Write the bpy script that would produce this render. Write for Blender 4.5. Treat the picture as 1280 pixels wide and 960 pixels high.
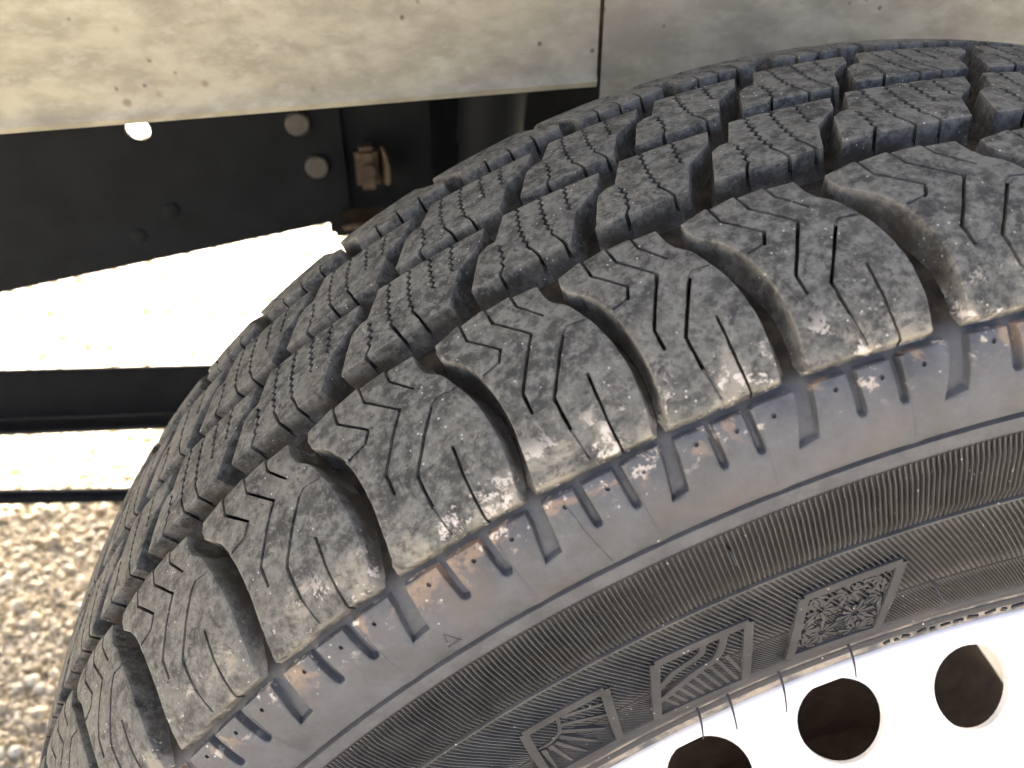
import bpy, math, random
import numpy as np
from mathutils import Vector, Matrix
from mathutils.geometry import delaunay_2d_cdt

for o in list(bpy.data.objects):
    bpy.data.objects.remove(o, do_unlink=True)
rng = np.random.default_rng(7)
random.seed(7)
S = bpy.context.scene
C = S.collection

# ------------------------------------------------------------------ camera
CAM = Vector((-0.1604, -0.1876, 0.3577))
YAW, PITCHA = 0.1950, -0.6260
fw = Vector((math.sin(YAW)*math.cos(PITCHA), math.cos(YAW)*math.cos(PITCHA), math.sin(PITCHA)))
cam_d = bpy.data.cameras.new('camera')
cam = bpy.data.objects.new('camera', cam_d)
C.objects.link(cam)
cam.location = CAM
cam.rotation_euler = fw.to_track_quat('-Z', 'Y').to_euler()
cam_d.sensor_width = 36.0
cam_d.lens = 1030.4/1280*36.0
cam_d.clip_start = 0.01
cam_d.clip_end = 500
cam_d.dof.use_dof = True
cam_d.dof.focus_distance = 0.205
cam_d.dof.aperture_fstop = 18.0
cam_d.dof.aperture_blades = 0
S.camera = cam

# ------------------------------------------------------------------ light
SUN_EL, SUN_AZ = math.radians(40), math.radians(12)     # sun behind the trailer (+Y), a little to -X
w = bpy.data.worlds.new('World')
S.world = w
w.use_nodes = True
nt = w.node_tree
nt.nodes.clear()
sky = nt.nodes.new('ShaderNodeTexSky')
sky.sky_type = 'NISHITA'
sky.sun_disc = False
sky.sun_elevation = SUN_EL
sky.sun_rotation = -SUN_AZ
sky.air_density = 0.28
sky.dust_density = 7.0
sky.ozone_density = 0.0
bg = nt.nodes.new('ShaderNodeBackground')
bg.inputs['Strength'].default_value = 0.15
wo = nt.nodes.new('ShaderNodeOutputWorld')
nt.links.new(sky.outputs[0], bg.inputs[0])
nt.links.new(bg.outputs[0], wo.inputs[0])
sl = bpy.data.lights.new('sun', 'SUN')
sl.energy = 5.0
sl.angle = math.radians(0.5)
sl.color = (1.0, 0.95, 0.86)
sun = bpy.data.objects.new('sun', sl)
C.objects.link(sun)
to_sun = Vector((-math.sin(SUN_AZ)*math.cos(SUN_EL), math.cos(SUN_AZ)*math.cos(SUN_EL), math.sin(SUN_EL)))
sun.rotation_euler = (-to_sun).to_track_quat('-Z', 'Y').to_euler()
sun.location = to_sun*5
S.view_settings.view_transform = 'Standard'
S.view_settings.look = 'None'
S.view_settings.exposure = 3.15
S.view_settings.gamma = 1.0
S.render.engine = 'CYCLES'
S.render.resolution_x, S.render.resolution_y = 1024, 768

# ------------------------------------------------------------------ materials
class N:
    """small node helper"""
    def __init__(s, name):
        s.m = bpy.data.materials.new(name)
        s.m.use_nodes = True
        s.t = s.m.node_tree
        s.t.nodes.clear()
        s.out = s.n('ShaderNodeOutputMaterial')
        s.b = s.n('ShaderNodeBsdfPrincipled')
        s.t.links.new(s.b.outputs[0], s.out.inputs[0])
        s.pos = s.n('ShaderNodeNewGeometry').outputs['Position']
    def n(s, k, **kw):
        x = s.t.nodes.new(k)
        for a, b in kw.items():
            setattr(x, a, b)
        return x
    def link(s, a, b):
        if isinstance(a, (int, float)):
            b.default_value = a
        elif isinstance(a, tuple):
            b.default_value = a if len(a) == 4 else a+(1,)
        else:
            s.t.links.new(a, b)
    def noise(s, scale, detail=4, rough=0.55, vec=None, dist=0.0, col=False):
        x = s.n('ShaderNodeTexNoise')
        x.inputs['Scale'].default_value = scale
        x.inputs['Detail'].default_value = detail
        x.inputs['Roughness'].default_value = rough
        x.inputs['Distortion'].default_value = dist
        s.link(vec if vec is not None else s.pos, x.inputs['Vector'])
        return x.outputs['Color' if col else 'Fac']
    def voro(s, scale, feat='F1', out='Distance', vec=None, rnd=1.0):
        x = s.n('ShaderNodeTexVoronoi')
        x.feature = feat
        x.inputs['Scale'].default_value = scale
        x.inputs['Randomness'].default_value = rnd
        s.link(vec if vec is not None else s.pos, x.inputs['Vector'])
        return x.outputs[out]
    def ramp(s, f, a, b, lo=0.0, hi=1.0, smooth=True):
        x = s.n('ShaderNodeMapRange')
        x.interpolation_type = 'SMOOTHSTEP' if smooth else 'LINEAR'
        s.link(f, x.inputs[0])
        for i, q in zip((1, 2, 3, 4), (a, b, lo, hi)):
            s.link(q, x.inputs[i])
        return x.outputs[0]
    def math(s, op, a, b=0.0):
        x = s.n('ShaderNodeMath', operation=op)
        s.link(a, x.inputs[0])
        s.link(b, x.inputs[1])
        return x.outputs[0]
    def mix(s, f, a, b):
        x = s.n('ShaderNodeMix', data_type='RGBA')
        s.link(f, x.inputs[0])
        s.link(a, x.inputs[6])
        s.link(b, x.inputs[7])
        return x.outputs[2]
    def attr(s, name, out='Fac'):
        x = s.n('ShaderNodeAttribute')
        x.attribute_name = name
        return x.outputs[out]
    def bump(s, h, strength, dist):
        x = s.n('ShaderNodeBump')
        x.inputs['Strength'].default_value = strength
        x.inputs['Distance'].default_value = dist
        s.link(h, x.inputs['Height'])
        s.link(x.outputs[0], s.b.inputs['Normal'])
    def done(s, col, rough=0.7, spec=0.5, metal=0.0):
        s.link(col, s.b.inputs['Base Color'])
        s.link(rough, s.b.inputs['Roughness'])
        s.link(spec, s.b.inputs['Specular IOR Level'])
        s.link(metal, s.b.inputs['Metallic'])
        return s.m

def mat_tread():
    m = N('tread_rubber')
    big = m.noise(55, 5, 0.6)
    mid = m.noise(300, 7, 0.68)
    fine = m.noise(1500, 3, 0.6)
    vv = m.math('ABSOLUTE', m.attr('tv'))
    hh = m.attr('th')                      # height in mm, 0 at the running surface, negative in the grooves
    grit = m.noise(750, 5, .7)
    base = m.mix(m.ramp(mid, .38, .62), (.036, .037, .033), (.126, .127, .111))
    base = m.mix(m.math('MULTIPLY', m.ramp(big, .42, .66), .6), base, (.140, .138, .117))
    # dark scuffs and pale grit rubbed into the surface
    base = m.mix(m.math('MULTIPLY', m.ramp(m.noise(170, 6, .72, dist=.4), .53, .62), .85), base, (.026, .027, .026))
    base = m.mix(m.math('MULTIPLY', m.ramp(grit, .54, .66), .35), base, (.235, .228, .19))
    base = m.mix(m.math('MULTIPLY', m.ramp(grit, .47, .36), .5), base, (.022, .023, .021))
    # worn edges
    edge = m.math('MULTIPLY', m.math('MULTIPLY', m.ramp(hh, -.04, -.22), m.ramp(hh, -1.6, -.5)), m.ramp(m.noise(110, 4), .35, .6))
    base = m.mix(m.math('MULTIPLY', edge, .30), base, (.24, .225, .19))
    # dust on the outer half of the shoulder
    sh = m.ramp(vv, 54, 78)
    n1 = m.noise(85, 7, .68, dist=.4)
    thr = m.math('SUBTRACT', .80, m.math('MULTIPLY', sh, .31))
    d1 = m.ramp(m.math('SUBTRACT', n1, thr), -.02, .10)
    base = m.mix(m.math('MULTIPLY', d1, m.math('MULTIPLY', sh, .62)), base, (.30, .275, .215))
    n2 = m.noise(170, 8, .75, dist=.25)
    d2 = m.math('MULTIPLY', m.ramp(n2, .555, .60), m.ramp(vv, 66, 77))
    base = m.mix(m.math('MULTIPLY', d2, .9), base, (.52, .48, .41))
    # pale grit
    sp = m.math('MULTIPLY', m.ramp(m.voro(520), .15, .07), m.ramp(m.noise(90, 3), .50, .58))
    base = m.mix(m.math('MULTIPLY', sp, .8), base, (.50, .48, .44))
    # earth in the grooves, with recess shade darkened into its colour
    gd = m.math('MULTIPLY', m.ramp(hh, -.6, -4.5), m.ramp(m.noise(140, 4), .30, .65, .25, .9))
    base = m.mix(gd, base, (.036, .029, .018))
    m.bump(m.math('ADD', m.math('MULTIPLY', mid, .7), m.math('ADD', m.math('MULTIPLY', m.math('ADD', fine, grit), .4), m.math('MULTIPLY', d2, .5))), .5, .0006)
    return m.done(base, m.ramp(mid, .3, .7, .70, .88), .28)

def mat_skirt():
    m = N('shoulder_rubber')
    mid = m.noise(95, 7, .7)
    base = m.mix(m.ramp(mid, .3, .7), (.036, .039, .042), (.076, .081, .087))
    base = m.mix(m.math('MULTIPLY', m.ramp(m.noise(38, 3), .54, .72), .45), base, (.085, .066, .056))
    vv = m.math('ABSOLUTE', m.attr('tv'))
    top = m.ramp(vv, 91, 81)
    n1 = m.noise(75, 7, .68, dist=.6)
    d0 = m.math('MULTIPLY', m.ramp(n1, .53, .61), top)
    base = m.mix(m.math('MULTIPLY', d0, .8), base, (.22, .155, .10))
    d2 = m.math('MULTIPLY', m.ramp(m.noise(190, 8, .75, dist=.25), .575, .61), top)
    base = m.mix(m.math('MULTIPLY', d2, .9), base, (.52, .47, .39))
    sp = m.math('MULTIPLY', m.ramp(m.voro(380), .13, .05), m.ramp(m.noise(50, 2), .50, .62))
    base = m.mix(m.math('MULTIPLY', sp, .8), base, (.5, .47, .42))
    m.bump(m.math('ADD', m.noise(420, 5, .7), m.math('MULTIPLY', d2, .6)), .5, .0005)
    return m.done(base, m.ramp(mid, .3, .7, .46, .66), .45)

def mat_sidewall(name, a, b, dust, drt):
    m = N(name)
    mid = m.noise(140, 5, .6)
    base = m.mix(m.ramp(mid, .3, .7), a, b)
    base = m.mix(m.math('MULTIPLY', m.ramp(m.noise(60, 6, .7), .45, .70), drt), base, dust)
    sp = m.math('MULTIPLY', m.ramp(m.voro(520), .15, .05), m.ramp(m.noise(90, 3), .50, .62))
    base = m.mix(m.math('MULTIPLY', sp, .9), base, (.55, .52, .46))
    m.bump(m.noise(900, 3), .25, .0004)
    return m.done(base, m.ramp(mid, .3, .7, .50, .66), .35)

def mat_casing():
    m = N('casing_rubber')
    mid = m.noise(160, 6, .65)
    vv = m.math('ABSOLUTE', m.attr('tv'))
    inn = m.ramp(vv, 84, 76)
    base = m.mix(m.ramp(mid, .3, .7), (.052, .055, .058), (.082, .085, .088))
    gro = m.mix(m.ramp(mid, .35, .65), (.012, .010, .008), (.036, .030, .020))  # groove floors: earth colour with the shade of the recess painted in
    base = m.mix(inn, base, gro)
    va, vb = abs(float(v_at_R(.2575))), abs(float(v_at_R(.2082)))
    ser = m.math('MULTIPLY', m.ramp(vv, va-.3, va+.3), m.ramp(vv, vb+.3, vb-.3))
    base = m.mix(ser, base, m.mix(m.ramp(mid, .3, .7), (.007, .007, .007), (.013, .013, .013)))  # shade between the ribs, put into the rubber colour as near-black
    # grime by the rim
    bead = m.math('MULTIPLY', m.ramp(vv, 150, 163), m.ramp(m.noise(120, 6, .7), .38, .62))
    base = m.mix(m.math('MULTIPLY', bead, .8), base, (.33, .29, .23))
    m.bump(m.noise(700, 4), .4, .0005)
    return m.done(base, m.ramp(inn, 0, 1, .62, .88), m.ramp(inn, 0, 1, .35, .12))

def mat_panel():
    m = N('galvanised_panel')
    st = m.n('ShaderNodeMapping')
    st.inputs['Scale'].default_value = (.6, 1, 1.25)
    m.link(m.pos, st.inputs['Vector'])
    sv = st.outputs[0]
    big = m.noise(7, 4, .55)
    mid = m.noise(75, 7, .62, vec=sv)
    fin = m.noise(230, 5, .6, vec=sv)
    base = m.mix(m.ramp(mid, .36, .64), (.230, .208, .140), (.332, .305, .208))
    base = m.mix(m.math('MULTIPLY', m.ramp(fin, .52, .66), .25), base, (.42, .40, .315))
    base = m.mix(m.math('MULTIPLY', m.ramp(big, .48, .68), .55), base, (.255, .222, .148))
    base = m.mix(m.math('MULTIPLY', m.ramp(m.noise(30, 7, .68), .53, .66), .4), base, (.19, .172, .125))
    sp = m.math('MULTIPLY', m.ramp(m.voro(150), .19, .07), m.ramp(m.noise(45, 3), .52, .60))
    base = m.mix(m.math('MULTIPLY', sp, .85), base, (.085, .06, .036))
    sp2 = m.math('MULTIPLY', m.ramp(m.voro(62), .14, .05), m.ramp(m.noise(20, 3), .50, .58))
    base = m.mix(m.math('MULTIPLY', sp2, .8), base, (.12, .09, .05))
    m.bump(mid, .12, .001)
    return m.done(base, .66, .3)

def mat_simple(name, a, b, scale, rough, spec=.4, metal=0.0, bump=0.0):
    m = N(name)
    n = m.noise(scale, 6, .65)
    base = m.mix(m.ramp(n, .3, .7), a, b)
    if bump:
        m.bump(n, bump, .001)
    return m.done(base, rough, spec, metal)

def mat_gravel():
    m = N('gravel_stone')
    c = m.attr('shade')
    base = m.mix(m.ramp(c, 0, .55, smooth=False), (.24, .19, .11), (.60, .51, .33))
    base = m.mix(m.ramp(c, .6, 1, smooth=False), base, (.82, .76, .58))
    base = m.mix(m.math('MULTIPLY', m.ramp(m.noise(260, 4), .45, .65), .35), base, (.22, .18, .115))
    m.bump(m.noise(500, 3), .3, .001)
    return m.done(base, .55, .5)

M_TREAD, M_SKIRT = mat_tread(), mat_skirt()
M_RIB = mat_sidewall('serration_rubber', (.038, .039, .037), (.066, .067, .063), (.11, .104, .088), .4)
M_EMB = mat_sidewall('emblem_rubber', (.024, .025, .026), (.040, .041, .042), (.085, .08, .07), .3)
M_SPEW = mat_simple('spew_rubber', (.03, .03, .03), (.05, .05, .05), 300, .5)
M_PANEL = mat_panel()
M_RIM = mat_simple('white_rim_paint', (.74, .74, .72), (.82, .82, .80), 60, .35, .5)
M_DRUM = mat_simple('rusty_drum_iron', (.024, .016, .013), (.055, .036, .026), 90, .75, .3, 0, .4)
M_BLACK = mat_simple('black_chassis_paint', (.0042, .0054, .0068), (.0078, .0096, .0116), 40, .65, .10, 0, .1)
M_FLANGE = mat_simple('worn_grey_flange', (.014, .0145, .0155), (.028, .028, .028), 80, .6)
M_RUST = mat_simple('rusty_steel', (.028, .020, .013), (.085, .062, .040), 120, .7, .3, 0, .4)
M_ZINC = mat_simple('dull_zinc_bolt', (.040, .037, .031), (.065, .060, .050), 200, .6, .4)
M_GRAV = mat_gravel()
M_GROUND = mat_simple('gravel_bed', (.42, .38, .31), (.54, .49, .41), 130, .85, .2, 0, .9)

# ------------------------------------------------------------------ helpers
def obj(name, verts, faces, mat, parent=None, attrs=None, smooth=None, kind=None, mesh=None):
    if mesh is None:
        mesh = bpy.data.meshes.new(name)
        mesh.from_pydata([tuple(map(float, q)) for q in verts], [], [tuple(map(int, f)) for f in faces])
        if attrs:
            for k, a in attrs.items():
                at = mesh.attributes.new(k, 'FLOAT', 'POINT')
                at.data.foreach_set('value', np.asarray(a, dtype=np.float32))
        mesh.materials.append(mat)
        if smooth is not None:
            mesh.shade_smooth()
            mesh.set_sharp_from_angle(angle=math.radians(smooth))
        mesh.update()
    o = bpy.data.objects.new(name, mesh)
    C.objects.link(o)
    if parent:
        o.parent = parent
    if kind:
        o['kind'] = kind
    return o

def empty(name, loc, label, cat, group=None):
    o = bpy.data.objects.new(name, None)
    o.empty_display_size = .05
    C.objects.link(o)
    o.location = loc
    o['label'] = label
    o['category'] = cat
    if group:
        o['group'] = group
    return o

def inpoly(P, poly):
    P = np.asarray(P, float)
    poly = np.asarray(poly, float)
    x, y = P[:, 0], P[:, 1]
    ins = np.zeros(len(P), bool)
    x0, y0 = poly[-1]
    for x1, y1 in poly:
        c = (y1 > y) != (y0 > y)
        with np.errstate(divide='ignore', invalid='ignore'):
            ins ^= c & (x < (x0-x1)*(y-y1)/(y0-y1)+x1)
        x0, y0 = x1, y1
    return ins

def segdist(P, poly):
    P = np.asarray(P, float)
    poly = np.asarray(poly, float)
    d = np.full(len(P), 1e9)
    for a, b in zip(poly, np.roll(poly, -1, 0)):
        ab = b-a
        t = np.clip(((P-a)@ab)/max(ab@ab, 1e-12), 0, 1)
        d = np.minimum(d, np.linalg.norm(P-(a+t[:, None]*ab), axis=1))
    return d

def resample(poly, step, closed=True):
    poly = [np.asarray(q, float) for q in poly]
    out = []
    n = len(poly)
    for i in range(n if closed else n-1):
        a, b = poly[i], poly[(i+1) % n]
        k = max(1, int(math.ceil(np.linalg.norm(b-a)/step)))
        for j in range(k):
            out.append(a+(b-a)*j/k)
    if not closed:
        out.append(poly[-1])
    return np.array(out)

def smoothline(pts, n=5):
    """Catmull-Rom through open points"""
    P = np.asarray(pts, float)
    P = np.vstack([2*P[0]-P[1], P, 2*P[-1]-P[-2]])
    o = []
    for i in range(1, len(P)-2):
        a, b, c, d = P[i-1:i+3]
        for t in np.linspace(0, 1, n, endpoint=False):
            o.append(.5*(2*b+(c-a)*t+(2*a-5*b+4*c-d)*t*t+(3*b-a-3*c+d)*t**3))
    o.append(P[-2])
    return np.array(o)

def ribbon(pts, w0, w1=None):
    """polygon of a polyline with width (mitred)"""
    P = np.asarray(pts, float)
    if w1 is None:
        w1 = w0
    T = np.diff(P, axis=0)
    T /= np.linalg.norm(T, axis=1)[:, None]
    Nn = np.stack([-T[:, 1], T[:, 0]], 1)
    L, R = [], []
    for i in range(len(P)):
        if i == 0:
            m = Nn[0]
        elif i == len(P)-1:
            m = Nn[-1]
        else:
            m = Nn[i-1]+Nn[i]
            m = m/max(np.linalg.norm(m), 1e-6)
            m = m/max(.45, m@Nn[i])
        ww = (w0+(w1-w0)*i/(len(P)-1))/2
        L.append(P[i]+m*ww)
        R.append(P[i]-m*ww)
    return np.array(L+R[::-1])

# ------------------------------------------------------------------ tyre profile
half = np.array([(0, .3000), (.02, .2995), (.035, .2983), (.045, .2968), (.055, .2943), (.065, .2899), (.072, .2852), (.077, .2795),
                 (.0802, .2735), (.0820, .2675), (.0828, .2620), (.0834, .2562), (.0850, .2405), (.0860, .2220), (.0854, .2090), (.0843, .2030), (.0838, .1955), (.0800, .1905), (.0700, .1880)])
dn = smoothline(half, 24)
full = np.vstack([dn[::-1]*[-1, 1], dn[1:]])
sarc = np.concatenate([[0], np.cumsum(np.linalg.norm(np.diff(full, axis=0), axis=1))])
sarc -= np.interp(0, full[:, 0], sarc, period=None) if False else sarc[len(dn)-1]
sarc *= 1000
tg = np.gradient(full, sarc, axis=0)
tg /= np.linalg.norm(tg, axis=1)[:, None]
nrm = np.stack([-tg[:, 1], tg[:, 0]], 1)      # (y, R) outward

def surf(theta, v, h):
    """theta rad, v mm across the tyre, h mm above the surface -> xyz"""
    theta, v, h = np.broadcast_arrays(np.asarray(theta, float), np.asarray(v, float), np.asarray(h, float))
    y = np.interp(v, sarc, full[:, 0])+np.interp(v, sarc, nrm[:, 0])*h/1000
    R = np.interp(v, sarc, full[:, 1])+np.interp(v, sarc, nrm[:, 1])*h/1000
    return np.stack([R*np.sin(theta), y, R*np.cos(theta)], -1)

lo = len(dn)
def v_at_R(R):                                 # outer (-y) side, for the sidewall
    return np.interp(R, full[:lo, 1][::1], sarc[:lo])
VM = float(v_at_R(.2622))                      # moulding line below the shoulder

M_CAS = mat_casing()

def dep(v):
    return np.interp(np.abs(v), [0, 58, 72, 80, 90, 94, abs(VM)+.9, abs(VM)+1.4, abs(VM)+7, 400], [7.6, 7.6, 4.6, 2.3, 1.8, 1.5, 1.5, .45, .2, .0])

# ------------------------------------------------------------------ generic relief builder (constrained triangulation on the tyre surface)
def relief(outline, cuts, draft=1.9, bevel=.38, grid=3.0, bw=.9, step=2.4, cutdepth=6.2, seam=None, jit=0.0):
    """outline: (x,v) mm polygon, cuts: list of (polygon, depth); returns verts(x,v,h), faces"""
    out = resample(outline, step)
    if jit:
        out = out+jr.normal(0, jit, out.shape)
    area = np.sum(out[:, 0]*np.roll(out[:, 1], -1)-np.roll(out[:, 0], -1)*out[:, 1])
    if area < 0:
        out = out[::-1]
    n = len(out)
    T = np.roll(out, -1, 0)-np.roll(out, 1, 0)
    T /= np.linalg.norm(T, axis=1)[:, None]
    nor = np.stack([T[:, 1], -T[:, 0]], 1)       # outward for ccw
    pts = [tuple(q) for q in out]
    edges = [(i, (i+1) % n) for i in range(n)]
    cuts = [(resample(poly, 2.0)+(jr.normal(0, .05, (len(resample(poly, 2.0)), 2)) if jit else 0), d) for poly, d in cuts]
    for poly, d in cuts:
        pr = resample(poly, 3.0)
        b = len(pts)
        pts += [tuple(q) for q in pr]
        edges += [(b+i, b+(i+1) % len(pr)) for i in range(len(pr))]
    ins = []
    for f in (.35, 1.0):
        q = out-nor*bw*f
        k = inpoly(q, out) & (segdist(q, out) > bw*f*.85)
        ins.append(q[k])
    mn, mx = out.min(0), out.max(0)
    gx, gy = np.meshgrid(np.arange(mn[0], mx[0], grid), np.arange(mn[1], mx[1], grid))
    g = np.stack([gx.ravel(), gy.ravel()], 1)
    g[:, 0] += (np.round((g[:, 1]-mn[1])/grid) % 2)*grid*.5
    k = inpoly(g, out)
    g = g[k]
    g = g[segdist(g, out) > bw*1.5]
    ins.append(g)
    extra = np.vstack(ins)
    for poly, d in cuts:
        extra = extra[(~inpoly(extra, poly))]
        extra = extra[segdist(extra, poly) > .25]
    pts += [tuple(q) for q in extra]
    V, E_, F, *_ = delaunay_2d_cdt([Vector(q) for q in pts], edges, [], 0, 1e-4)
    V = np.array([tuple(q) for q in V])
    F = np.array([tuple(f) for f in F if len(f) == 3])
    cen = V[F].mean(1)
    keep = inpoly(cen, out)
    cutid = np.full(len(F), -1)
    for i, (poly, d) in enumerate(cuts):
        cutid[inpoly(cen, poly)] = i
    top = F[keep & (cutid < 0)]
    d_out = segdist(V, out)
    h = np.where(d_out < bw, -bevel*(1-d_out/bw)**2, 0.0)
    sm = None
    if seam is not None:                          # open ends that butt against the next piece: no bevel
        sm = seam(V)
        h[sm] = 0
    verts = [(V[i, 0], V[i, 1], h[i]) for i in range(len(V))]
    faces = [tuple(f) for f in top]
    ec = {}
    for f in top:
        for a, b in ((f[0], f[1]), (f[1], f[2]), (f[2], f[0])):
            ec[(a, b)] = 1
    cutpolys = [c[0] for c in cuts]
    edge_list = [e for e in ec if (e[1], e[0]) not in ec]
    # outward normal for vertices on the outline
    def onormal(p):
        i = np.argmin(np.sum((out-p)**2, 1))
        return nor[i]
    ring = {}
    def rings(i, cd):
        key = (i, cd)
        if key in ring:
            return ring[key]
        p = V[i]
        r = [i]
        if cd is None:
            dd = float(dep(p[1]))
            nn = onormal(p)
            for hf, of in ((.50, .22), (.86, .50), (1.06, 1.0)):
                verts.append((p[0]+nn[0]*draft*of, p[1]+nn[1]*draft*of, -dd*hf))
                r.append(len(verts)-1)
        else:
            verts.append((p[0], p[1], -min(cd, float(dep(p[1]))*1.02)))
            r.append(len(verts)-1)
        ring[key] = r
        return r
    for a, b in edge_list:
        onout = d_out[a] < 1e-3 and d_out[b] < 1e-3
        if onout:
            mid = (V[a]+V[b])/2
            onout = segdist(mid[None], out)[0] < 1e-3
        if onout and sm is not None and sm[a] and sm[b]:
            continue
        if onout:
            cd = None
        else:
            mid = (V[a]+V[b])[None]/2
            ds = [segdist(mid, c)[0] for c in cutpolys]
            cd = cuts[int(np.argmin(ds))][1]
        ra, rb = rings(a, cd), rings(b, cd)
        for q in range(len(ra)-1):
            faces.append((ra[q+1], rb[q+1], rb[q], ra[q])[::-1] if False else (rb[q], ra[q], ra[q+1], rb[q+1]))
    # floors of the cuts, and the wall that closes below a sipe where it runs out of the block
    for i, (poly, d) in enumerate(cuts):
        fl = F[keep & (cutid == i)]
        mp, es = {}, {}
        for f in fl:
            t = []
            for a in f:
                if a not in mp:
                    verts.append((V[a, 0], V[a, 1], -min(d, float(dep(V[a, 1]))*.97)))
                    mp[a] = len(verts)-1
                t.append(mp[a])
            faces.append(tuple(t))
            for a, b in ((f[0], f[1]), (f[1], f[2]), (f[2], f[0])):
                es[(a, b)] = 1
        for a, b in es:
            if (b, a) in es or d_out[a] > 1e-3 or d_out[b] > 1e-3:
                continue
            ra, rb = rings(a, None), rings(b, None)
            qs = [q for q in range(1, 4) if verts[ra[q]][2] < verts[mp[a]][2]-.05] or [3]
            la, lb = mp[a], mp[b]
            for q in qs:
                faces.append((lb, la, ra[q], rb[q]))
                la, lb = ra[q], rb[q]
    used = sorted({i for f in faces for i in f})
    re = {a: i for i, a in enumerate(used)}
    return np.array([verts[i] for i in used]), [tuple(re[i] for i in f) for f in faces]

jr = np.random.default_rng(11)

def zig(pts, amp, per, z0=0.0, z1=1.0):
    """turn a polyline into a small zig-zag between fractions z0..z1 of its length"""
    P = smoothline(pts, 6)
    L = np.concatenate([[0], np.cumsum(np.linalg.norm(np.diff(P, axis=0), axis=1))])
    tot = L[-1]
    n = max(2, int(round((z1-z0)*tot/(per/2))))
    o, prev = [], None
    ss = list(np.linspace(z0*tot, z1*tot, n+1))
    if z0 > 0:
        ss = [0.0]+ss
    if z1 < 1:
        ss = ss+list(np.linspace(z1*tot, tot, 4)[1:])
    for i, q in enumerate(ss):
        p = np.array([np.interp(q, L, P[:, 0]), np.interp(q, L, P[:, 1])])
        p2 = np.array([np.interp(min(q+.3, tot), L, P[:, 0]), np.interp(min(q+.3, tot), L, P[:, 1])])
        p1 = np.array([np.interp(max(q-.3, 0), L, P[:, 0]), np.interp(max(q-.3, 0), L, P[:, 1])])
        t = (p2-p1)/max(np.linalg.norm(p2-p1), 1e-6)
        a = amp*(1 if i % 2 else -1) if z0*tot-1e-6 <= q <= z1*tot+1e-6 else 0
        o.append(p+np.array([-t[1], t[0]])*a)
    return np.array(o)

RR = 300.0                                        # x mm = theta * 300

# shoulder block (row 1) in (u * pitch, v)
def shoulder_shape(pitch):
    k = pitch*RR
    U = lambda pts: np.array([(a*k, b) for a, b in pts])
    right = smoothline([(1.0, -39.6), (1.035, -42.5), (1.093, -44.2), (1.138, -46.4), (1.178, -49.6), (1.21, -52.0), (1.240, -54.9), (1.267, -58.4), (1.284, -62.1), (1.292, -66), (1.285, -71), (1.262, -76), (1.243, -79.3)], 2)
    left = smoothline([(.405, -79.2), (.425, -76), (.446, -71.3), (.458, -66), (.449, -60.7), (.427, -56.2), (.380, -51.1), (.326, -47.2), (.262, -44.6), (.175, -41.8)], 2)
    ol = np.vstack([[(.982, -35.2)], right, left, [(.150, -39.0), (.158, -36.4), (.367, -34.3), (.384, -34.9), (.572, -33.7), (.589, -34.5), (.785, -34.1), (.797, -34.9)]])
    cuts = []
    def sipe(pts, w, d):
        cuts.append((ribbon(U(pts), w), d))
    sipe([(.782, -33.0), (.800, -38.6), (.945, -45.0)], .66, 5)
    sipe([(.572, -32.5), (.604, -39.7), (.826, -48.1)], .72, 5)
    sipe([(.822, -47.7), (.606, -60.4), (.612, -65.3)], .86, 5)
    sipe([(.368, -33.0), (.390, -40.5), (.588, -47.7), (.540, -51.1)], .74, 5)
    sipe([(.541, -50.9), (.45, -51.7), (.412, -51.9)], .9, .55)
    sipe([(1.178, -51.0), (1.055, -50.6), (1.012, -52.0)], .8, .5)
    sipe([(1.012, -51.9), (.780, -64.5), (.790, -72.2)], .86, 5)
    sipe([(.789, -71.6), (.815, -78.4)], .5, .5)
    sipe([(1.040, -62.6), (1.031, -69.2), (1.026, -75), (1.028, -81)], .68, 4.2)
    return U(ol), cuts

# centre blocks (row 2), x relative to the pitch start and end
def centre_shape(pitch):
    k = RR
    rg = [(.0830, -2.4), (.0745, -8.6), (.0700, -9.8), (.0505, -15.2), (.0365, -25.7)]
    lf = [(.0565, -25.6), (.0715, -13.0), (.0800, -11.2), (.0880, -11.0), (.1020, -1.2)]
    out = [((pitch+a)*k, b) for a, b in rg]+[(a*k, b) for a, b in lf]
    # stepped upper edge
    n = 3 if pitch < .099 else (4 if pitch < .112 else 5)
    cuts = []
    c0, c1 = .089, pitch+.048
    for i in range(n):
        c = c0+(c1-c0)*i/(n-1)
        z = (.05, .70)
        if i == 0:
            base = [(.0893, -13.2), (.0890, -19.0), (.0845, -23.5), (.0765, -28.5)]
            z = (0, .6)
        elif i == n-1:
            base = [(c+.006, .5), (c+.003, -5), (c+.0005, -9), (c-.001, -14.0)]
            z = (0, 1)
        elif i == n-2 and n >= 5:
            base = [(c+.006, 0), (c+.002, -7), (c+.001, -16.5)]
            z = (0, 1)
        else:
            base = [(c+.0065, .8), (c+.0015, -7), (c-.001, -16), (c+.0015, -22), (c+.007, -28.5)]
        P = zig([(a*k, b) for a, b in base], .46, 2.6, *z)
        cuts.append((ribbon(P, .80), 4.4))
    return np.array(out), cuts

CLS = {'S': .0938, 'M': .1043, 'L': .1228}
TH = [-.9045, -.7808, -.6588, -.5350, -.4311, -.3375, -.2323, -.1135]    # measured groove angles
seq = ['L', 'L', 'L', 'M', 'S', 'M', 'L']
rest = ['S', 'M', 'L']*17
random.Random(3).shuffle(rest)
tot = 2*math.pi-(TH[-1]-TH[0])
slack = (tot-sum(CLS[c] for c in rest))/len(rest)
pit = [(TH[i], TH[i+1], seq[i]) for i in range(7)]
a = TH[-1]
for c in rest:
    pit.append((a, a+CLS[c]+slack, c))
    a += CLS[c]+slack

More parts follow.
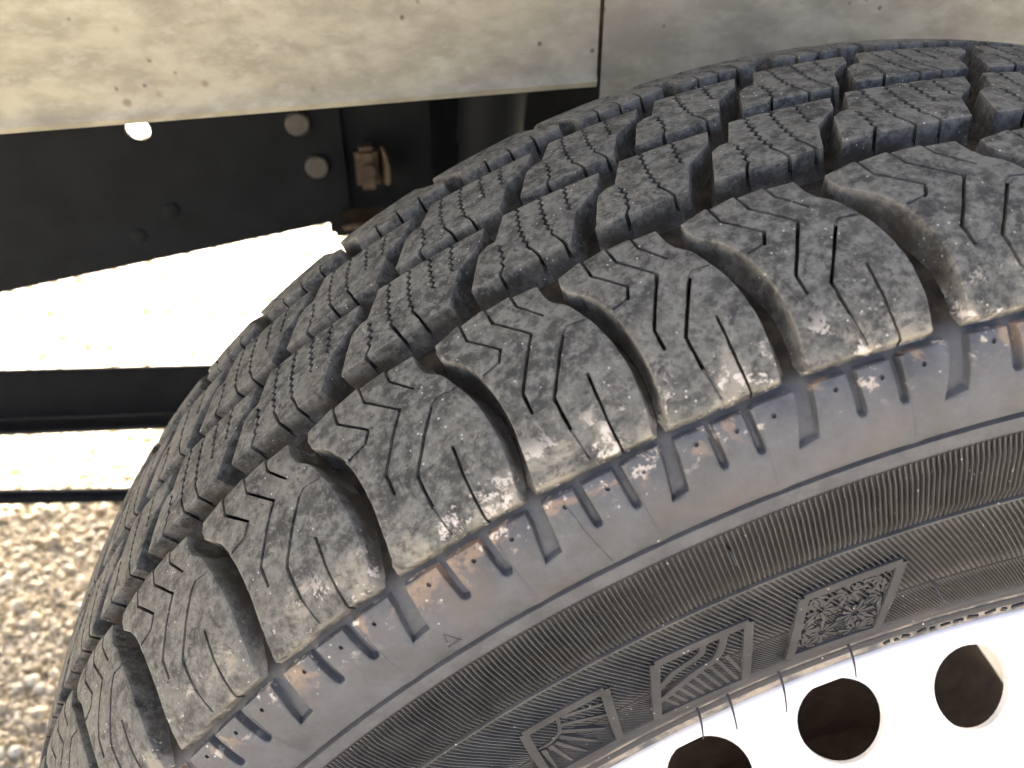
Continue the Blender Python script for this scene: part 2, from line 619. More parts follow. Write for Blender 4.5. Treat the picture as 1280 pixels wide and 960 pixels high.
# ------------------------------------------------------------------ wheel
wheel = empty('mounted_tyre', (0, 0, 0), 'worn black all-season tyre on a white steel rim with round holes', 'wheel')

# casing: groove floors, sidewalls and bead
def lathe(vs, hs, seg):
    th = np.linspace(0, 2*math.pi, seg, endpoint=False)
    P = surf(th[:, None], np.asarray(vs)[None], np.asarray(hs)[None])
    m = len(vs)
    idx = np.arange(seg*m).reshape(seg, m)
    nx = np.roll(idx, -1, 0)
    f = np.stack([idx[:, :-1], idx[:, 1:], nx[:, 1:], nx[:, :-1]], -1).reshape(-1, 4)
    return P.reshape(-1, 3), f
vmax = float(-sarc[0])
vs = np.concatenate([np.arange(-vmax, VM-2.4, 2.0), [VM-1.9, VM-1.4, VM-1.15, VM-.9, VM-.4, VM+.1], np.arange(VM+1, -VM-1, 2.0), [-VM-.4, -VM+.9, -VM+1.15, -VM+1.4, -VM+1.9], np.arange(-VM+2.6, vmax, 2.0)])
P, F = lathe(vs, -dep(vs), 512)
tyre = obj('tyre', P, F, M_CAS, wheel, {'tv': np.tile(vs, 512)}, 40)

def to_mesh(name, vx, faces, mat, shift=(0, 0), flip=None, ang=38):
    x, v, h = vx[:, 0]+shift[0], vx[:, 1]+shift[1], vx[:, 2]
    if flip is not None:                           # turned half round on the tread for the far shoulder
        x, v = -x, flip-v
    Pn = surf(x/RR, v, h)
    me = bpy.data.meshes.new(name)
    me.from_pydata([tuple(q) for q in Pn.tolist()], [], faces)
    for kk, aa in (('tv', v), ('th', h)):
        at = me.attributes.new(kk, 'FLOAT', 'POINT')
        at.data.foreach_set('value', aa.astype(np.float32))
    me.materials.append(mat)
    me.shade_smooth()
    me.set_sharp_from_angle(angle=math.radians(ang))
    return me

ROW3 = (.065*RR, 29.3)
meshes = {}
for c, pv in CLS.items():
    vx, fc = relief(*shoulder_shape(pv), jit=.045, step=1.8, bw=.65, bevel=.26)
    meshes['near', c] = to_mesh('tread_block', vx, fc, M_TREAD)
    meshes['far', c] = to_mesh('tread_block', vx, fc, M_TREAD, flip=1.5)
    vx, fc = relief(*centre_shape(pv), draft=1.5, jit=.045, step=1.8, bw=.65, bevel=.26)
    meshes['mid_a', c] = to_mesh('tread_block', vx, fc, M_TREAD)
    meshes['mid_b', c] = to_mesh('tread_block', vx, fc, M_TREAD, shift=ROW3)
FAR_OFF = .1844
for t0, t1, c in pit:
    for row in ('near', 'mid_a', 'mid_b', 'far'):
        o = obj('tread_block', None, None, None, tyre, mesh=meshes[row, c])
        if row == 'far':
            o.rotation_euler = (0, t1+FAR_OFF+.158*CLS[c], 0)
        elif row == 'near':
            o.rotation_euler = (0, t0, 0)
        else:
            o.rotation_euler = (0, t1-CLS[c], 0)

# shoulder skirt below the thin ring groove: comb of groove tips and slots
def skirt_shape(pitch, th0, th1):
    k = pitch*RR
    U = lambda pts: np.array([(a*k, b) for a, b in pts])
    tipL = [(.267, -82.0), (.262, -84.5), (.200, -93.2)]
    tipR = [(.350, -92.4), (.385, -86), (.398, -82.0)]
    def slot(u0, u1, v1, w):
        return [(u0-w, -82.2), (u1-w, -v1+.5), (u1-w*.5, -v1-.3), (u1+w*.5, -v1-.3), (u1+w, -v1+.5), (u0+w, -82.2)]
    e = .20*0
    top = [(0.0, -82.0)]+tipL+tipR+slot(.655, .664, 91.0, .036)+slot(.943, .957, 91.1, .036)
    right = [(1.0+e, -82.2), (1.0+e, VM+.15)]
    left = [(0.0, VM+.15)]
    return U(top+right+left)
def seam_of(k):
    return lambda V: (V[:, 0] < 1e-3) | (V[:, 0] > k-1e-3)
dimp = [(.527, -84.3), (.832, -84.9), (1.103-1, -84.9)]
av, af, atv, ath = [], [], [], []
bvv, bff, btv, bth = [], [], [], []
nb = nb2 = 0
skc = {}
for t0, t1, c in pit:
    key = round(t1-t0, 5)
    if key not in skc:
        k = (t1-t0)*RR
        cc = []
        for du, dv in dimp:
            aa = np.linspace(0, 2*math.pi, 9)[:-1]
            cc.append((np.stack([du*k+.55*np.cos(aa), dv+.55*np.sin(aa)], 1), .6))
        skc[key] = relief(skirt_shape(t1-t0, 0, 0), cc, draft=.7, bevel=.22, bw=.6, grid=3.5, step=3.0, seam=seam_of(k))
    vx, fc = skc[key]
    av.append(surf(vx[:, 0]/RR+t0, vx[:, 1], vx[:, 2]))
    atv.append(vx[:, 1])
    ath.append(vx[:, 2])
    af += [tuple(i+nb for i in f) for f in fc]
    nb += len(vx)
    bvv.append(surf(-vx[:, 0]/RR+t1+FAR_OFF+.158*CLS[c], 1.5-vx[:, 1], vx[:, 2]))
sk = obj('shoulder_skirt', np.vstack(av), af, M_SKIRT, tyre, {'tv': np.concatenate(atv), 'th': np.concatenate(ath)}, 38)
obj('shoulder_skirt', np.vstack(bvv), af, M_SKIRT, tyre, {'tv': np.concatenate(atv), 'th': np.concatenate(ath)}, 38)

import bmesh
for so in [q for q in tyre.children if q.name.startswith('shoulder_skirt')]:
    bm = bmesh.new()
    bm.from_mesh(so.data)
    bmesh.ops.remove_doubles(bm, verts=bm.verts[:], dist=2e-5)
    bm.to_mesh(so.data)
    bm.free()
    so.data.shade_smooth()
    so.data.set_sharp_from_angle(angle=math.radians(38))

# --- sidewall relief: helper in (degrees, R mm)
def side(deg, Rmm, h):
    return surf(np.radians(deg), v_at_R(np.asarray(Rmm, float)/1000), h)

def rib_band(name, n, R0, R1, slope, width, height, off=0.0, segs=5, mat=M_RIB):
    Rs = np.linspace(R0, R1, segs+1)
    th = np.arange(n)*360.0/n+off
    dw = np.degrees(width/2/((R0+R1)/2))
    prof = [(-1.0, -.08), (-.38, height), (.38, height), (1.0, -.08)]
    D_ = th[:, None, None]+slope*(R0-Rs)[None, :, None]+np.array([q[0]*dw for q in prof])[None, None]
    Hh = np.broadcast_to(np.array([q[1] for q in prof])[None, None], D_.shape).copy()
    Hh[:, 0] *= .1
    Hh[:, -1] *= .1
    Pn = side(D_, np.broadcast_to(Rs[None, :, None], D_.shape), Hh).reshape(-1, 3)
    idx = np.arange(n*(segs+1)*4).reshape(n, segs+1, 4)
    f = np.stack([idx[:, :-1, :-1], idx[:, :-1, 1:], idx[:, 1:, 1:], idx[:, 1:, :-1]], -1).reshape(-1, 4)
    return obj(name, Pn, f, mat, tyre, kind='stuff')
rib_band('serration_band', 1385, 257.4, 240.9, 0.0, .40, .90)
rib_band('serration_band', 1160, 239.6, 221.2, .145, .66, .62)
rib_band('serration_band', 1740, 220.6, 208.8, .18, .44, .42)

def strip_mesh(strips, closed=False):
    """raised bars on the sidewall: list of (points (deg,R), w0, w1, height)"""
    vv, ff = [], []
    for pts, w0, w1, hh in strips:
        pts = np.asarray(pts, float)
        q = np.stack([np.radians(pts[:, 0])*222, pts[:, 1]], 1)
        q = resample(q, 2.0, closed=False)
        rb = ribbon(q, w0, w1)
        n = len(q)
        L, R_ = rb[:n], rb[n:][::-1]
        cen = (L+R_)/2
        b = len(vv)
        for i in range(n):
            for e, hz in ((L[i]+(L[i]-cen[i])*.25, -.1), (L[i], hh), (R_[i], hh), (R_[i]+(R_[i]-cen[i])*.25, -.1)):
                vv.append(side(np.degrees(e[0]/222), e[1], hz))
        for i in range(n-1):
            for j in range(3):
                a0 = b+i*4+j
                ff.append((a0, a0+1, a0+5, a0+4))
        ff.append((b, b+1, b+2, b+3))
        e = b+(n-1)*4
        ff.append((e+3, e+2, e+1, e))
    return vv, ff
def frame_strips(c, w=2.1, h=1.0):
    c = [np.array(q, float) for q in c]
    o = []
    for i in range(4):
        a_, b_ = c[i], c[(i+1) % 4]
        o.append(([a_, b_], w, w, h+.02*i))
    return o
def emblem(name, corners, strips, label):
    vv, ff = strip_mesh(frame_strips(corners)+strips)
    o = obj(name, vv, ff, M_EMB, tyre, smooth=30)
    o['label'] = label
    return o
# sun
sunrays = [((-34.21, 229.7), (-31.75, 226.6)), ((-34.62, 227.4), (-32.1, 222.2)), ((-34.96, 225.4), (-33.0, 218)), ((-35.3, 224), (-34.05, 215)), ((-35.8, 222.8), (-35.1, 213.2)), ((-36.2, 222.8), (-36.3, 212.6)), ((-36.7, 222.8), (-37.4, 213.4)), ((-37.1, 223.2), (-38.0, 216.0))]
st = [([a_, b_], 1.25, .7, .80+.015*i) for i, (a_, b_) in enumerate(sunrays)]
st.append((smoothline([(-34.45, 230.2), (-34.72, 227.4), (-35.05, 225.3), (-35.5, 224.2), (-36.2, 223.4), (-37.15, 223.9)], 3), .9, .9, .66))
emblem('sun_emblem', [(-31.2, 231.2), (-32.95, 210.2), (-38.35, 210.6), (-36.55, 231.4)], st, 'raised pictogram of a rising sun with rays in a slanted frame')
# road
st = [(smoothline([(-25.3, 230.5), (-25.62, 227.6), (-26.41, 226.3), (-27.57, 225.0), (-28.75, 222.3)], 3), 1.5, 1.5, .90),
      (smoothline([(-24.05, 230.5), (-24.48, 226.6), (-25.2, 223.2), (-26.25, 222.0), (-27.7, 219.8), (-29.25, 217.3)], 3), 1.7, 1.7, .93)]
for i in range(9):
    d0 = -24.3-i*.56
    r0 = np.interp(d0, [-29.4, -26.2, -24.3], [216.5, 220.8, 222.5])
    st.append(([(d0-.2, r0), (d0+.35, 210.6)], .95, .95, .55+.005*i))
emblem('road_emblem', [(-22.6, 230.8), (-24.1, 209.8), (-30.15, 210.6), (-28.1, 231.0)], st, 'raised pictogram of two winding road lines in a slanted frame')
# snow
st = []
ctr = [(-17.0, 227.6), (-15.15, 223.2), (-18.75, 225.0), (-16.75, 219.4), (-18.85, 216.6), (-16.8, 212.8), (-15.0, 229.2), (-20.15, 213.0), (-20.0, 219.8), (-18.9, 230.0), (-15.4, 215.0)]
corn = [(-14.0, 231.8), (-15.4, 210.1), (-21.1, 211.2), (-19.45, 231.2)]
cpoly = np.array([(np.radians(q[0])*222, q[1]) for q in corn])
for ci, (cd_, cr_) in enumerate(ctr):
    for j in range(12):
        an = j*math.pi/6+ci*.35
        rl = 4.3 if j % 2 == 0 else 2.9
        pa = (cd_+math.degrees(1.0*math.cos(an)/222), cr_+1.0*math.sin(an))
        pb = (cd_+math.degrees(rl*math.cos(an)/222), cr_+rl*math.sin(an))
        qq = np.array([(np.radians(q[0])*222, q[1]) for q in (pa, pb)])
        if inpoly(qq, cpoly).all() and segdist(qq, cpoly).min() > .8:
            st.append(([pa, pb], .45, 1.05, .62+.004*j+.002*ci))
emblem('snowflake_emblem', corn, st, 'raised pictogram filled with snow crystals in a slanted frame')
# thin circular lines of the sidewall
def ring(name, R0, wd, hh, mat, n=360, par=tyre):
    th = np.linspace(0, 360, n, endpoint=False)
    D_ = np.broadcast_to(th[:, None], (n, 4))
    Rm = np.broadcast_to(np.array([R0-wd*.7, R0-wd*.35, R0+wd*.35, R0+wd*.7])[None], (n, 4))
    Hh = np.broadcast_to(np.array([-.1, hh, hh, -.1])[None], (n, 4))
    Pn = side(D_, Rm, Hh).reshape(-1, 3)
    idx = np.arange(n*4).reshape(n, 4)
    nx = np.roll(idx, -1, 0)
    f = np.stack([idx[:, :-1], idx[:, 1:], nx[:, 1:], nx[:, :-1]], -1).reshape(-1, 4)
    return obj(name, Pn, f, mat, par, smooth=50)
ring('moulded_ring', 240.2, .75, .6, M_RIB)
ring('moulded_ring', 207.3, 2.4, .75, M_EMB)
ring('moulded_ring', 201.5, 1.6, .45, M_EMB)
db = []
dg = -14.5
while dg < 4:
    ln_ = random.uniform(.25, .9)
    db.append(([(dg, 199.2+random.uniform(-.5, .5)), (dg+ln_, 199.2+random.uniform(-.5, .5))], random.uniform(.5, 1.2), random.uniform(.3, 1.2), .3))
    dg += ln_+random.uniform(.2, .6)
vv, ff = strip_mesh(db)
obj('bead_marks', vv, ff, M_EMB, tyre, smooth=30)  # dark dashes stand in for unreadable lettering and shadow patches at the rim
# small triangle mark and mould seam on the skirt
def surf_strip(strips, mat, name):
    vv, ff = [], []
    for pts, wd, hh in strips:
        q = resample(np.asarray(pts, float), 1.5, closed=False)
        rb = ribbon(q, wd)
        n = len(q)
        L, R_ = rb[:n], rb[n:][::-1]
        b = len(vv)
        for i in range(n):
            for e, hz in ((L[i], -.1), (q[i], hh), (R_[i], -.1)):
                vv.append(surf(e[0]/RR, e[1], hz))
        for i in range(n-1):
            for j in range(2):
                a0 = b+i*3+j
                ff.append((a0, a0+1, a0+4, a0+3))
    return obj(name, vv, ff, mat, tyre)
tx = TH[2]*RR
surf_strip([([(TH[2]*RR+14.5, -95.0), (TH[2]*RR+16.6, -98.6)], .35, .22), ([(TH[2]*RR+16.6, -98.4), (TH[2]*RR+13.0, -98.4)], .35, .23), ([(TH[2]*RR+13.0, -98.6), (TH[2]*RR+14.6, -95.0)], .35, .24)], M_SKIRT, 'triangle_mark')
surf_strip([([(TH[3]*RR+16.6, -83), (TH[3]*RR+17.6, -91), (TH[3]*RR+19.2, -100)], .4, .18)], M_SKIRT, 'mould_seam')

# vent spews: thin rubber hairs
def hair(deg, Rmm, ln, r, bend):
    p0 = np.array(side(deg, Rmm, .3))
    nn = np.array(side(deg, Rmm, 1.0))-np.array(side(deg, Rmm, 0.0))
    nn /= np.linalg.norm(nn)
    rad = p0*[1, 0, 1]
    rad /= np.linalg.norm(rad)
    tn = np.cross(rad, nn)
    vv, ff = [], []
    m = 7
    for i in range(m):
        f = i/(m-1)
        c0 = p0+nn*ln*f+(rad*bend[0]+tn*bend[1])*f*f*ln
        rr_ = r*(1-.55*f)
        for j in range(6):
            an = j*math.pi/3
            vv.append(c0+rad*rr_*math.cos(an)+tn*rr_*math.sin(an))
    for i in range(m-1):
        for j in range(6):
            ff.append((i*6+j, i*6+(j+1) % 6, i*6+6+(j+1) % 6, i*6+6+j))
    ff.append(tuple(range(5, -1, -1)))
    ff.append(tuple((m-1)*6+j for j in range(6)))
    return obj('vent_spew', vv, ff, M_SPEW, tyre, smooth=60)
for dg, Rm, ln in [(-22.2, 253, .0035), (-12.1, 221.3, .0045), (-21.97, 206.3, .0075), (-17.2, 206.5, .0065), (-27.8, 205, .006), (-25.6, 205, .0065), (-45, 206, .006), (-3, 206, .006), (6, 221, .005), (12, 253, .004), (-60, 253, .004), (-70, 206, .006)]:
    hair(dg, Rm, ln, .00042, (random.uniform(-.5, .1), random.uniform(-.35, .35)))

# ------------------------------------------------------------------ rim
def lathe_yR(name, prof, mat, parent, seg=256, smooth=45, sm=4):
    pr = smoothline(prof, sm) if sm > 1 else np.array(prof)
    th = np.linspace(0, 2*math.pi, seg, endpoint=False)
    R = pr[:, 1][None]
    P_ = np.stack([R*np.sin(th)[:, None], np.broadcast_to(pr[:, 0][None], (seg, len(pr))), R*np.cos(th)[:, None]], -1)
    m = len(pr)
    idx = np.arange(seg*m).reshape(seg, m)
    nx = np.roll(idx, -1, 0)
    f = np.stack([idx[:, :-1], idx[:, 1:], nx[:, 1:], nx[:, :-1]], -1).reshape(-1, 4)
    return obj(name, P_.reshape(-1, 3), f, mat, parent, smooth=smooth)
rim = lathe_yR('rim', [(.083, .1905), (.086, .197), (.089, .1955), (.087, .190), (.078, .1785), (.060, .1765), (.03, .165), (.0, .163), (-.03, .166), (-.050, .1735), (-.066, .1785), (-.0775, .1815), (-.0800, .1850), (-.0805, .1905), (-.0815, .1955), (-.0838, .1970), (-.0856, .1962), (-.0862, .1945), (-.0850, .1925), (-.0815, .1902), (-.0770, .1875), (-.0700, .1838), (-.055, .1765), (-.038, .170), (-.030, .1672)], M_RIM, wheel, sm=5)
# disc: domed cone with 20 round holes
CA = math.tan(math.radians(38))
def disc_pt(th, R):
    y = np.where(R > .122, -.068+CA*(R-.137), -.0797+.0)
    y = np.interp(R, [.03, .045, .060, .072, .085, .100, .112, .122, .137, .165, .172], [-.052, -.052, -.054, -.062, -.074, -.0815, -.0825, -.0795, -.068, -.0465, -.036])
    return np.stack([R*np.sin(th), y, R*np.cos(th)], -1)
NH = 20
sec = 2*math.pi/NH
hr = 13.0
ol = np.array([(-sec*.5*137, 45.), (sec*.5*137, 45.), (sec*.5*137, 172.), (-sec*.5*137, 172.)])
olr = resample(ol, 4.0)
aa = np.linspace(0, 2*math.pi, 37)[:-1]
cs = math.cos(math.radians(38))
hole = np.stack([hr*np.cos(aa), 136.3+hr*cs*np.sin(aa)], 1)
hole2 = np.stack([(hr+1.6)*np.cos(aa), 136.3+(hr+1.6)*cs*np.sin(aa)], 1)
pts = [tuple(q) for q in olr]+[tuple(q) for q in hole]+[tuple(q) for q in hole2]
n0 = len(olr)
eds = [(i, (i+1) % n0) for i in range(n0)]+[(n0+i, n0+(i+1) % 36) for i in range(36)]
gx, gy = np.meshgrid(np.linspace(-sec*.5*137+3, sec*.5*137-3, 12), np.arange(48, 171, 3.0))
g = np.stack([gx.ravel(), gy.ravel()], 1)
g = g[(~inpoly(g, hole2)) & (segdist(g, hole2) > 1)]
pts += [tuple(q) for q in g]
V, E_, F, *_ = delaunay_2d_cdt([Vector(q) for q in pts], eds, [], 0, 1e-5)
V = np.array([tuple(q) for q in V])
F = np.array([tuple(f) for f in F])
cen = V[F].mean(1)
F = F[inpoly(cen, ol) & ~inpoly(cen, hole)]
dh = segdist(V, hole)
onh = np.where(dh < 1e-3)[0]
order = onh[np.argsort(np.arctan2(V[onh, 1]-136.3, V[onh, 0]))]
dv, df = [], []
for kq in range(NH):
    tc = math.radians(-15.5)+kq*sec
    b = len(dv)
    Pn = disc_pt(V[:, 0]/137+tc, V[:, 1]/1000)
    nI = np.array([math.sin(tc)*-.6, .78, math.cos(tc)*-.6])
    dv += Pn.tolist()
    df += [tuple(int(i)+b for i in f) for f in F]
    b2 = len(dv)
    dv += (Pn[order]+nI*.0022).tolist()
    m = len(order)
    for i in range(m):
        df.append((b+int(order[i]), b+int(order[(i+1) % m]), b2+(i+1) % m, b2+i))
disc = obj('wheel_disc', dv, df, M_RIM, rim, smooth=40)
lathe_yR('hub_cap', [(-.052, .047), (-.066, .0455), (-.078, .040), (-.085, .028), (-.087, .012), (-.0872, .0005)], M_ZINC, rim, 64, 60)
lathe_yR('brake_drum', [(-.034, .03), (-.035, .075), (-.034, .090), (-.030, .0965), (-.02, .098), (.0, .100), (.028, .112), (.032, .127), (.038, .127), (.04, .12), (.042, .03)], M_DRUM, wheel, 128, 40, 3)
lathe_yR('wheel_hub', [(-.0525, .05), (-.0525, .0605), (-.034, .06)], M_DRUM, wheel, 64, 40, 1)

# ------------------------------------------------------------------ trailer
trailer = empty('trailer', (0.2, .66, .27), 'weathered galvanised box trailer above the wheel with black chassis parts', 'trailer')
TI = trailer.location.copy()
def box(name, lo_, hi_, mat, parent, bev=0.0, shear=None, kind=None):
    import bmesh
    bm = bmesh.new()
    bmesh.ops.create_cube(bm, size=1)
    for v in bm.verts:
        v.co = Vector([lo_[i]+(hi_[i]-lo_[i])*(v.co[i]+.5) for i in range(3)])
        if shear:
            v.co = Vector(shear(v.co))
    if bev:
        bmesh.ops.bevel(bm, geom=bm.edges[:], offset=bev, segments=2, affect='EDGES')
    if parent is trailer or (parent is not None and parent.parent is trailer):
        for v in bm.verts:
            v.co -= TI
    me = bpy.data.meshes.new(name)
    bm.to_mesh(me)
    bm.free()
    me.materials.append(mat)
    o = bpy.data.objects.new(name, me)
    C.objects.link(o)
    o.parent = parent
    return o
YP = .12
tilt = lambda c: (c[0], c[1], c[2]+.020*(c[0]+.17))           # the body sits slightly nose-down
def sheet(name, x0, x1, z0, z1, lip):
    """pressed side sheet with a folded hem, gently dented"""
    xs = np.linspace(x0, x1, 60)
    prof = [(YP+.016, z0+.0005), (YP+.004, z0-.0002), (YP-.0008, z0+.0008), (YP-.0016, z0+.0028), (YP-.0006, z0+.0046), (YP, z0+.006)] if lip else [(YP+.016, z0), (YP+.002, z0+.0001), (YP, z0+.002)]
    prof += [(YP, z) for z in np.linspace(z0+.012, z1, 26)]
    vv, ff = [], []
    m = len(prof)
    for x in xs:
        for j, (y, z) in enumerate(prof):
            wv = .0012*math.sin(x*9+z*5)*min(1, max(0, (z-z0-.006)/.05))
            cr = -.0032*math.exp(-((x+.148+.06*(z-.30))/.0035)**2)*min(1, max(0, (z-.282)/.02)) if lip else 0
            vv.append(Vector(tilt((x, y+wv+cr, z)))-TI)
    for i in range(len(xs)-1):
        for j in range(m-1):
            a0 = i*m+j
            ff.append((a0, a0+m, a0+m+1, a0+1))
    return obj(name, vv, ff, M_PANEL, trailer, smooth=40)
sheet('side_panel', -1.15, -.0672, .2632, .80, True)
sheet('side_panel', -.0655, 1.25, .2500, .80, False)
box('panel_seam_strip', (-.075, YP+.003, .2650), (-.060, YP+.006, .80), M_RUST, trailer, shear=tilt)
box('floor', (-1.15, YP+.02, .286), (1.25, 1.22, .30), M_BLACK, trailer)
box('side_panel', (-1.15, 1.22, .262), (1.25, 1.225, .80), M_PANEL, trailer, shear=tilt)
box('end_panel', (-1.155, YP+.01, .27), (-1.15, 1.22, .78), M_PANEL, trailer)
box('end_panel', (1.25, YP+.01, .27), (1.255, 1.22, .78), M_PANEL, trailer)

# black chassis plate with a real through hole
YB = .30
def plate():
    ol = resample(np.array([(-1.0, 20.), (-.378, 110.5), (-.178, 138.5), (-.166, 146.), (-.166, 270.), (-1.0, 270.)])*[1000, 1], 15.0)
    holes = []
    for hx, hz, rr_ in ((-277, 203, 6.6),):
        an = np.linspace(0, 2*math.pi, 25)[:-1]
        holes.append(np.stack([hx+rr_*np.cos(an), hz+rr_*np.sin(an)], 1))
    pts = [tuple(q) for q in ol]
    ed = [(i, (i+1) % len(ol)) for i in range(len(ol))]
    for hq in holes:
        b = len(pts)
        pts += [tuple(q) for q in hq]
        ed += [(b+i, b+(i+1) % 24) for i in range(24)]
    V, E_, F, *_ = delaunay_2d_cdt([Vector(q) for q in pts], ed, [], 0, 1e-5)
    V = np.array([tuple(q) for q in V])
    F = np.array([tuple(f) for f in F])
    cen = V[F].mean(1)
    k = inpoly(cen, ol)
    for hq in holes:
        k &= ~inpoly(cen, hq)
    F = F[k]
    vv = [Vector((q[0]/1000, YB, q[1]/1000))-TI for q in V]+[Vector((q[0]/1000, YB+.004, q[1]/1000))-TI for q in V]
    n = len(V)
    ff = [tuple(f[::-1]) for f in F]+[tuple(i+n for i in f) for f in F]
    es = set()
    for f in F:
        for a_, b_ in ((f[0], f[1]), (f[1], f[2]), (f[2], f[0])):
            es.add((a_, b_))
    for a_, b_ in es:
        if (b_, a_) not in es:
            ff.append((a_, b_, b_+n, a_+n))
    return obj('chassis_plate', vv, ff, M_BLACK, trailer)
pl = plate()
def disc_x(name, x, z, r, th_, mat, parent, sides=24):
    vv, ff = [], []
    for j, (rr_, y) in enumerate(((r, YB+.001), (r, YB-th_*.75), (r*.86, YB-th_))):
        for i in range(sides):
            an = 2*math.pi*i/sides
            vv.append(Vector((x+rr_*math.cos(an), y, z+rr_*math.sin(an)))-TI)
    for j in range(2):
        for i in range(sides):
            ff.append((j*sides+i, j*sides+(i+1) % sides, (j+1)*sides+(i+1) % sides, (j+1)*sides+i))
    ff.append(tuple(2*sides+i for i in range(sides)))
    return obj(name, vv, ff, mat, parent, smooth=40)
disc_x('bolt_head', -.1900, .2015, .0068, .004, M_ZINC, pl)
disc_x('bolt_head', -.1825, .1755, .0068, .004, M_ZINC, pl)
disc_x('rust_plug', -.2700, .1545, .0046, .0012, M_BLACK, pl, 9)
disc_x('rust_plug', -.2920, .1400, .0044, .0012, M_BLACK, pl, 9)

def tube(name, a_, b_, r, mat, parent, sides=24, prof=None):
    a_, b_ = Vector(a_), Vector(b_)
    d = (b_-a_).normalized()
    u_ = d.orthogonal().normalized()
    v_ = d.cross(u_)
    prof = prof or [(0, 1), (1, 1)]
    vv, ff = [], []
    for f, k in prof:
        for i in range(sides):
            an = 2*math.pi*i/sides
            vv.append(a_+(b_-a_)*f+(u_*math.cos(an)+v_*math.sin(an))*r*k-TI)
    m = len(prof)
    for j in range(m-1):
        for i in range(sides):
            ff.append((j*sides+i, j*sides+(i+1) % sides, (j+1)*sides+(i+1) % sides, (j+1)*sides+i))
    ff.append(tuple(range(sides-1, -1, -1)))
    ff.append(tuple((m-1)*sides+i for i in range(sides)))
    return obj(name, vv, ff, mat, parent, smooth=40)
# suspension pieces glimpsed between panel and tread, plus an added dark rail
sb_ = box('shackle_block', (-.1600, .286, .1625), (-.1465, .300, .1885), M_RUST, trailer, .003)
tube('shackle_washer', (-.1440, .290, .176), (-.1428, .2903, .176), .0115, M_RUST, trailer, prof=[(0, .92), (.2, 1), (.8, 1), (1, .92)])
tube('rubber_bush', (-.1530, .2862, .1755), (-.1530, .2835, .1755), .0045, M_DRUM, trailer, 12)
tube('damper', (-.072, .300, .245), (-.085, .300, .120), .020, M_BLACK, trailer, prof=[(0, .8), (.03, 1), (.5, 1), (.53, .9), (1, .9)])
box('spring_hanger', (-.180, .3045, .125), (-.110, .345, .27), M_BLACK, trailer, .003)
box('gap_filler_rail', (-.160, .350, .13), (1.1, .41, .285), M_BLACK, trailer, .003)  # added to keep the gap behind the tread dark
box('hanger_tab', (-.172, .275, .1435), (-.146, .299, .147), M_RUST, trailer, .001)
tube('axle_tube', (0, .041, 0), (0, 1.10, 0), .028, M_BLACK, trailer, prof=[(0, 1), (.02, 1), (.02, .9), (1, .9)])
rs = lambda c: (c[0], c[1], c[2]-.10*(c[0]+.42))
cr = box('cross_rail', (-1.0, .450, -.094), (-.02, .455, -.044), M_BLACK, trailer, .001, shear=rs)
box('lower_flange', (-1.0, .432, -.0985), (-.02, .455, -.0945), M_FLANGE, cr, .001, shear=rs)
tube('brake_rod', (-1.0, .45, -.096), (-.02, .45, -.253), .0072, M_BLACK, trailer)
box('rail_hanger', (-.075, .44, -.10), (-.03, .468, .286), M_BLACK, trailer, .003)
box('rail_hanger', (-.98, .44, -.02), (-.94, .468, .286), M_BLACK, trailer, .003)

# ------------------------------------------------------------------ ground
GZ = -.300
def sheet_ground():
    n = 60
    xs = np.concatenate([-np.geomspace(60, .05, 30), np.geomspace(.05, 60, 30)])
    X, Y = np.meshgrid(xs, xs, indexing='ij')
    vv = np.stack([X.ravel()-.4, Y.ravel()+.5, np.full(X.size, GZ-.006)], 1)
    idx = np.arange(n*n).reshape(n, n)
    f = np.stack([idx[:-1, :-1], idx[1:, :-1], idx[1:, 1:], idx[:-1, 1:]], -1).reshape(-1, 4)
    return obj('ground', vv, f, M_GROUND, kind='structure')
sheet_ground()
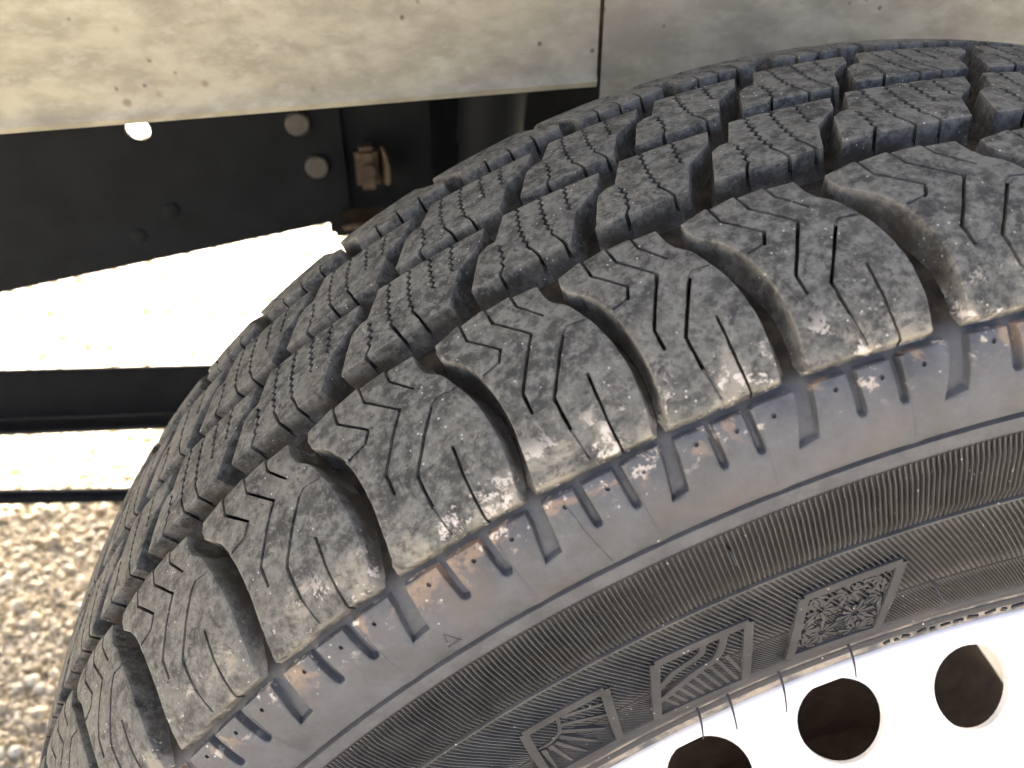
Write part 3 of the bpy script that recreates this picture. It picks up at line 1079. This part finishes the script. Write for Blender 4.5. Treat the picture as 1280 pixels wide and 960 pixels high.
# loose gravel
def gravel():
    t = (1+5**.5)/2
    ico = np.array([(-1, t, 0), (1, t, 0), (-1, -t, 0), (1, -t, 0), (0, -1, t), (0, 1, t), (0, -1, -t), (0, 1, -t), (t, 0, -1), (t, 0, 1), (-t, 0, -1), (-t, 0, 1)])/math.hypot(1, t)
    fi = np.array([(0, 11, 5), (0, 5, 1), (0, 1, 7), (0, 7, 10), (0, 10, 11), (1, 5, 9), (5, 11, 4), (11, 10, 2), (10, 7, 6), (7, 1, 8), (3, 9, 4), (3, 4, 2), (3, 2, 6), (3, 6, 8), (3, 8, 9), (4, 9, 5), (2, 4, 11), (6, 2, 10), (8, 6, 7), (9, 8, 1)])
    r = rng
    n1, n2 = 40000, 26000
    px = np.concatenate([r.uniform(-.80, -.20, n1), r.uniform(-1.8, .6, n2)])
    py = np.concatenate([r.uniform(.15, .80, n1), r.uniform(-.5, 1.9, n2)])
    near = np.hypot(px, (GZ+.298)) < .02
    sz = np.concatenate([r.lognormal(math.log(.0019), .42, n1), r.lognormal(math.log(.0036), .4, n2)])
    sz = np.clip(sz, .0009, .011)
    clear = ~((np.abs(px) < .10) & (np.abs(py) < .11))
    px, py, sz = px[clear], py[clear], sz[clear]
    n = len(px)
    ax = r.normal(size=(n, 3))
    ax /= np.linalg.norm(ax, axis=1)[:, None]
    sc = r.uniform(.65, 1.25, (n, 3))*sz[:, None]
    vj = ico[None]*r.uniform(.78, 1.15, (n, 12, 1))
    vj = vj*sc[:, None]
    an = r.uniform(0, 6.28, n)
    K = np.zeros((n, 3, 3))
    K[:, 0, 1], K[:, 0, 2], K[:, 1, 0], K[:, 1, 2], K[:, 2, 0], K[:, 2, 1] = -ax[:, 2], ax[:, 1], ax[:, 2], -ax[:, 0], -ax[:, 1], ax[:, 0]
    Rm = np.eye(3)[None]+np.sin(an)[:, None, None]*K+(1-np.cos(an))[:, None, None]*(K@K)
    vj = np.einsum('nij,nkj->nki', Rm, vj)
    vj += np.stack([px, py, GZ-.006+sz*.35], 1)[:, None]
    f = (fi[None]+12*np.arange(n)[:, None, None]).reshape(-1, 3)
    me = bpy.data.meshes.new('gravel')
    me.vertices.add(n*12)
    me.vertices.foreach_set('co', vj.astype(np.float32).ravel())
    me.loops.add(len(f)*3)
    me.loops.foreach_set('vertex_index', f.astype(np.int32).ravel())
    me.polygons.add(len(f))
    me.polygons.foreach_set('loop_start', np.arange(0, len(f)*3, 3, dtype=np.int32))
    me.update(calc_edges=True)
    at = me.attributes.new('shade', 'FLOAT', 'POINT')
    at.data.foreach_set('value', np.repeat(np.where(py > .62, r.uniform(.55, 1, n), r.uniform(0, 1, n)), 12).astype(np.float32))  # stones in the sunlit strip coloured paler, bright sun put into their tone
    me.materials.append(M_GRAV)
    o = bpy.data.objects.new('gravel', me)
    C.objects.link(o)
    o['kind'] = 'stuff'
    o['label'] = 'loose tan gravel covering the ground beside the tyre'
    o['category'] = 'gravel'
gravel()
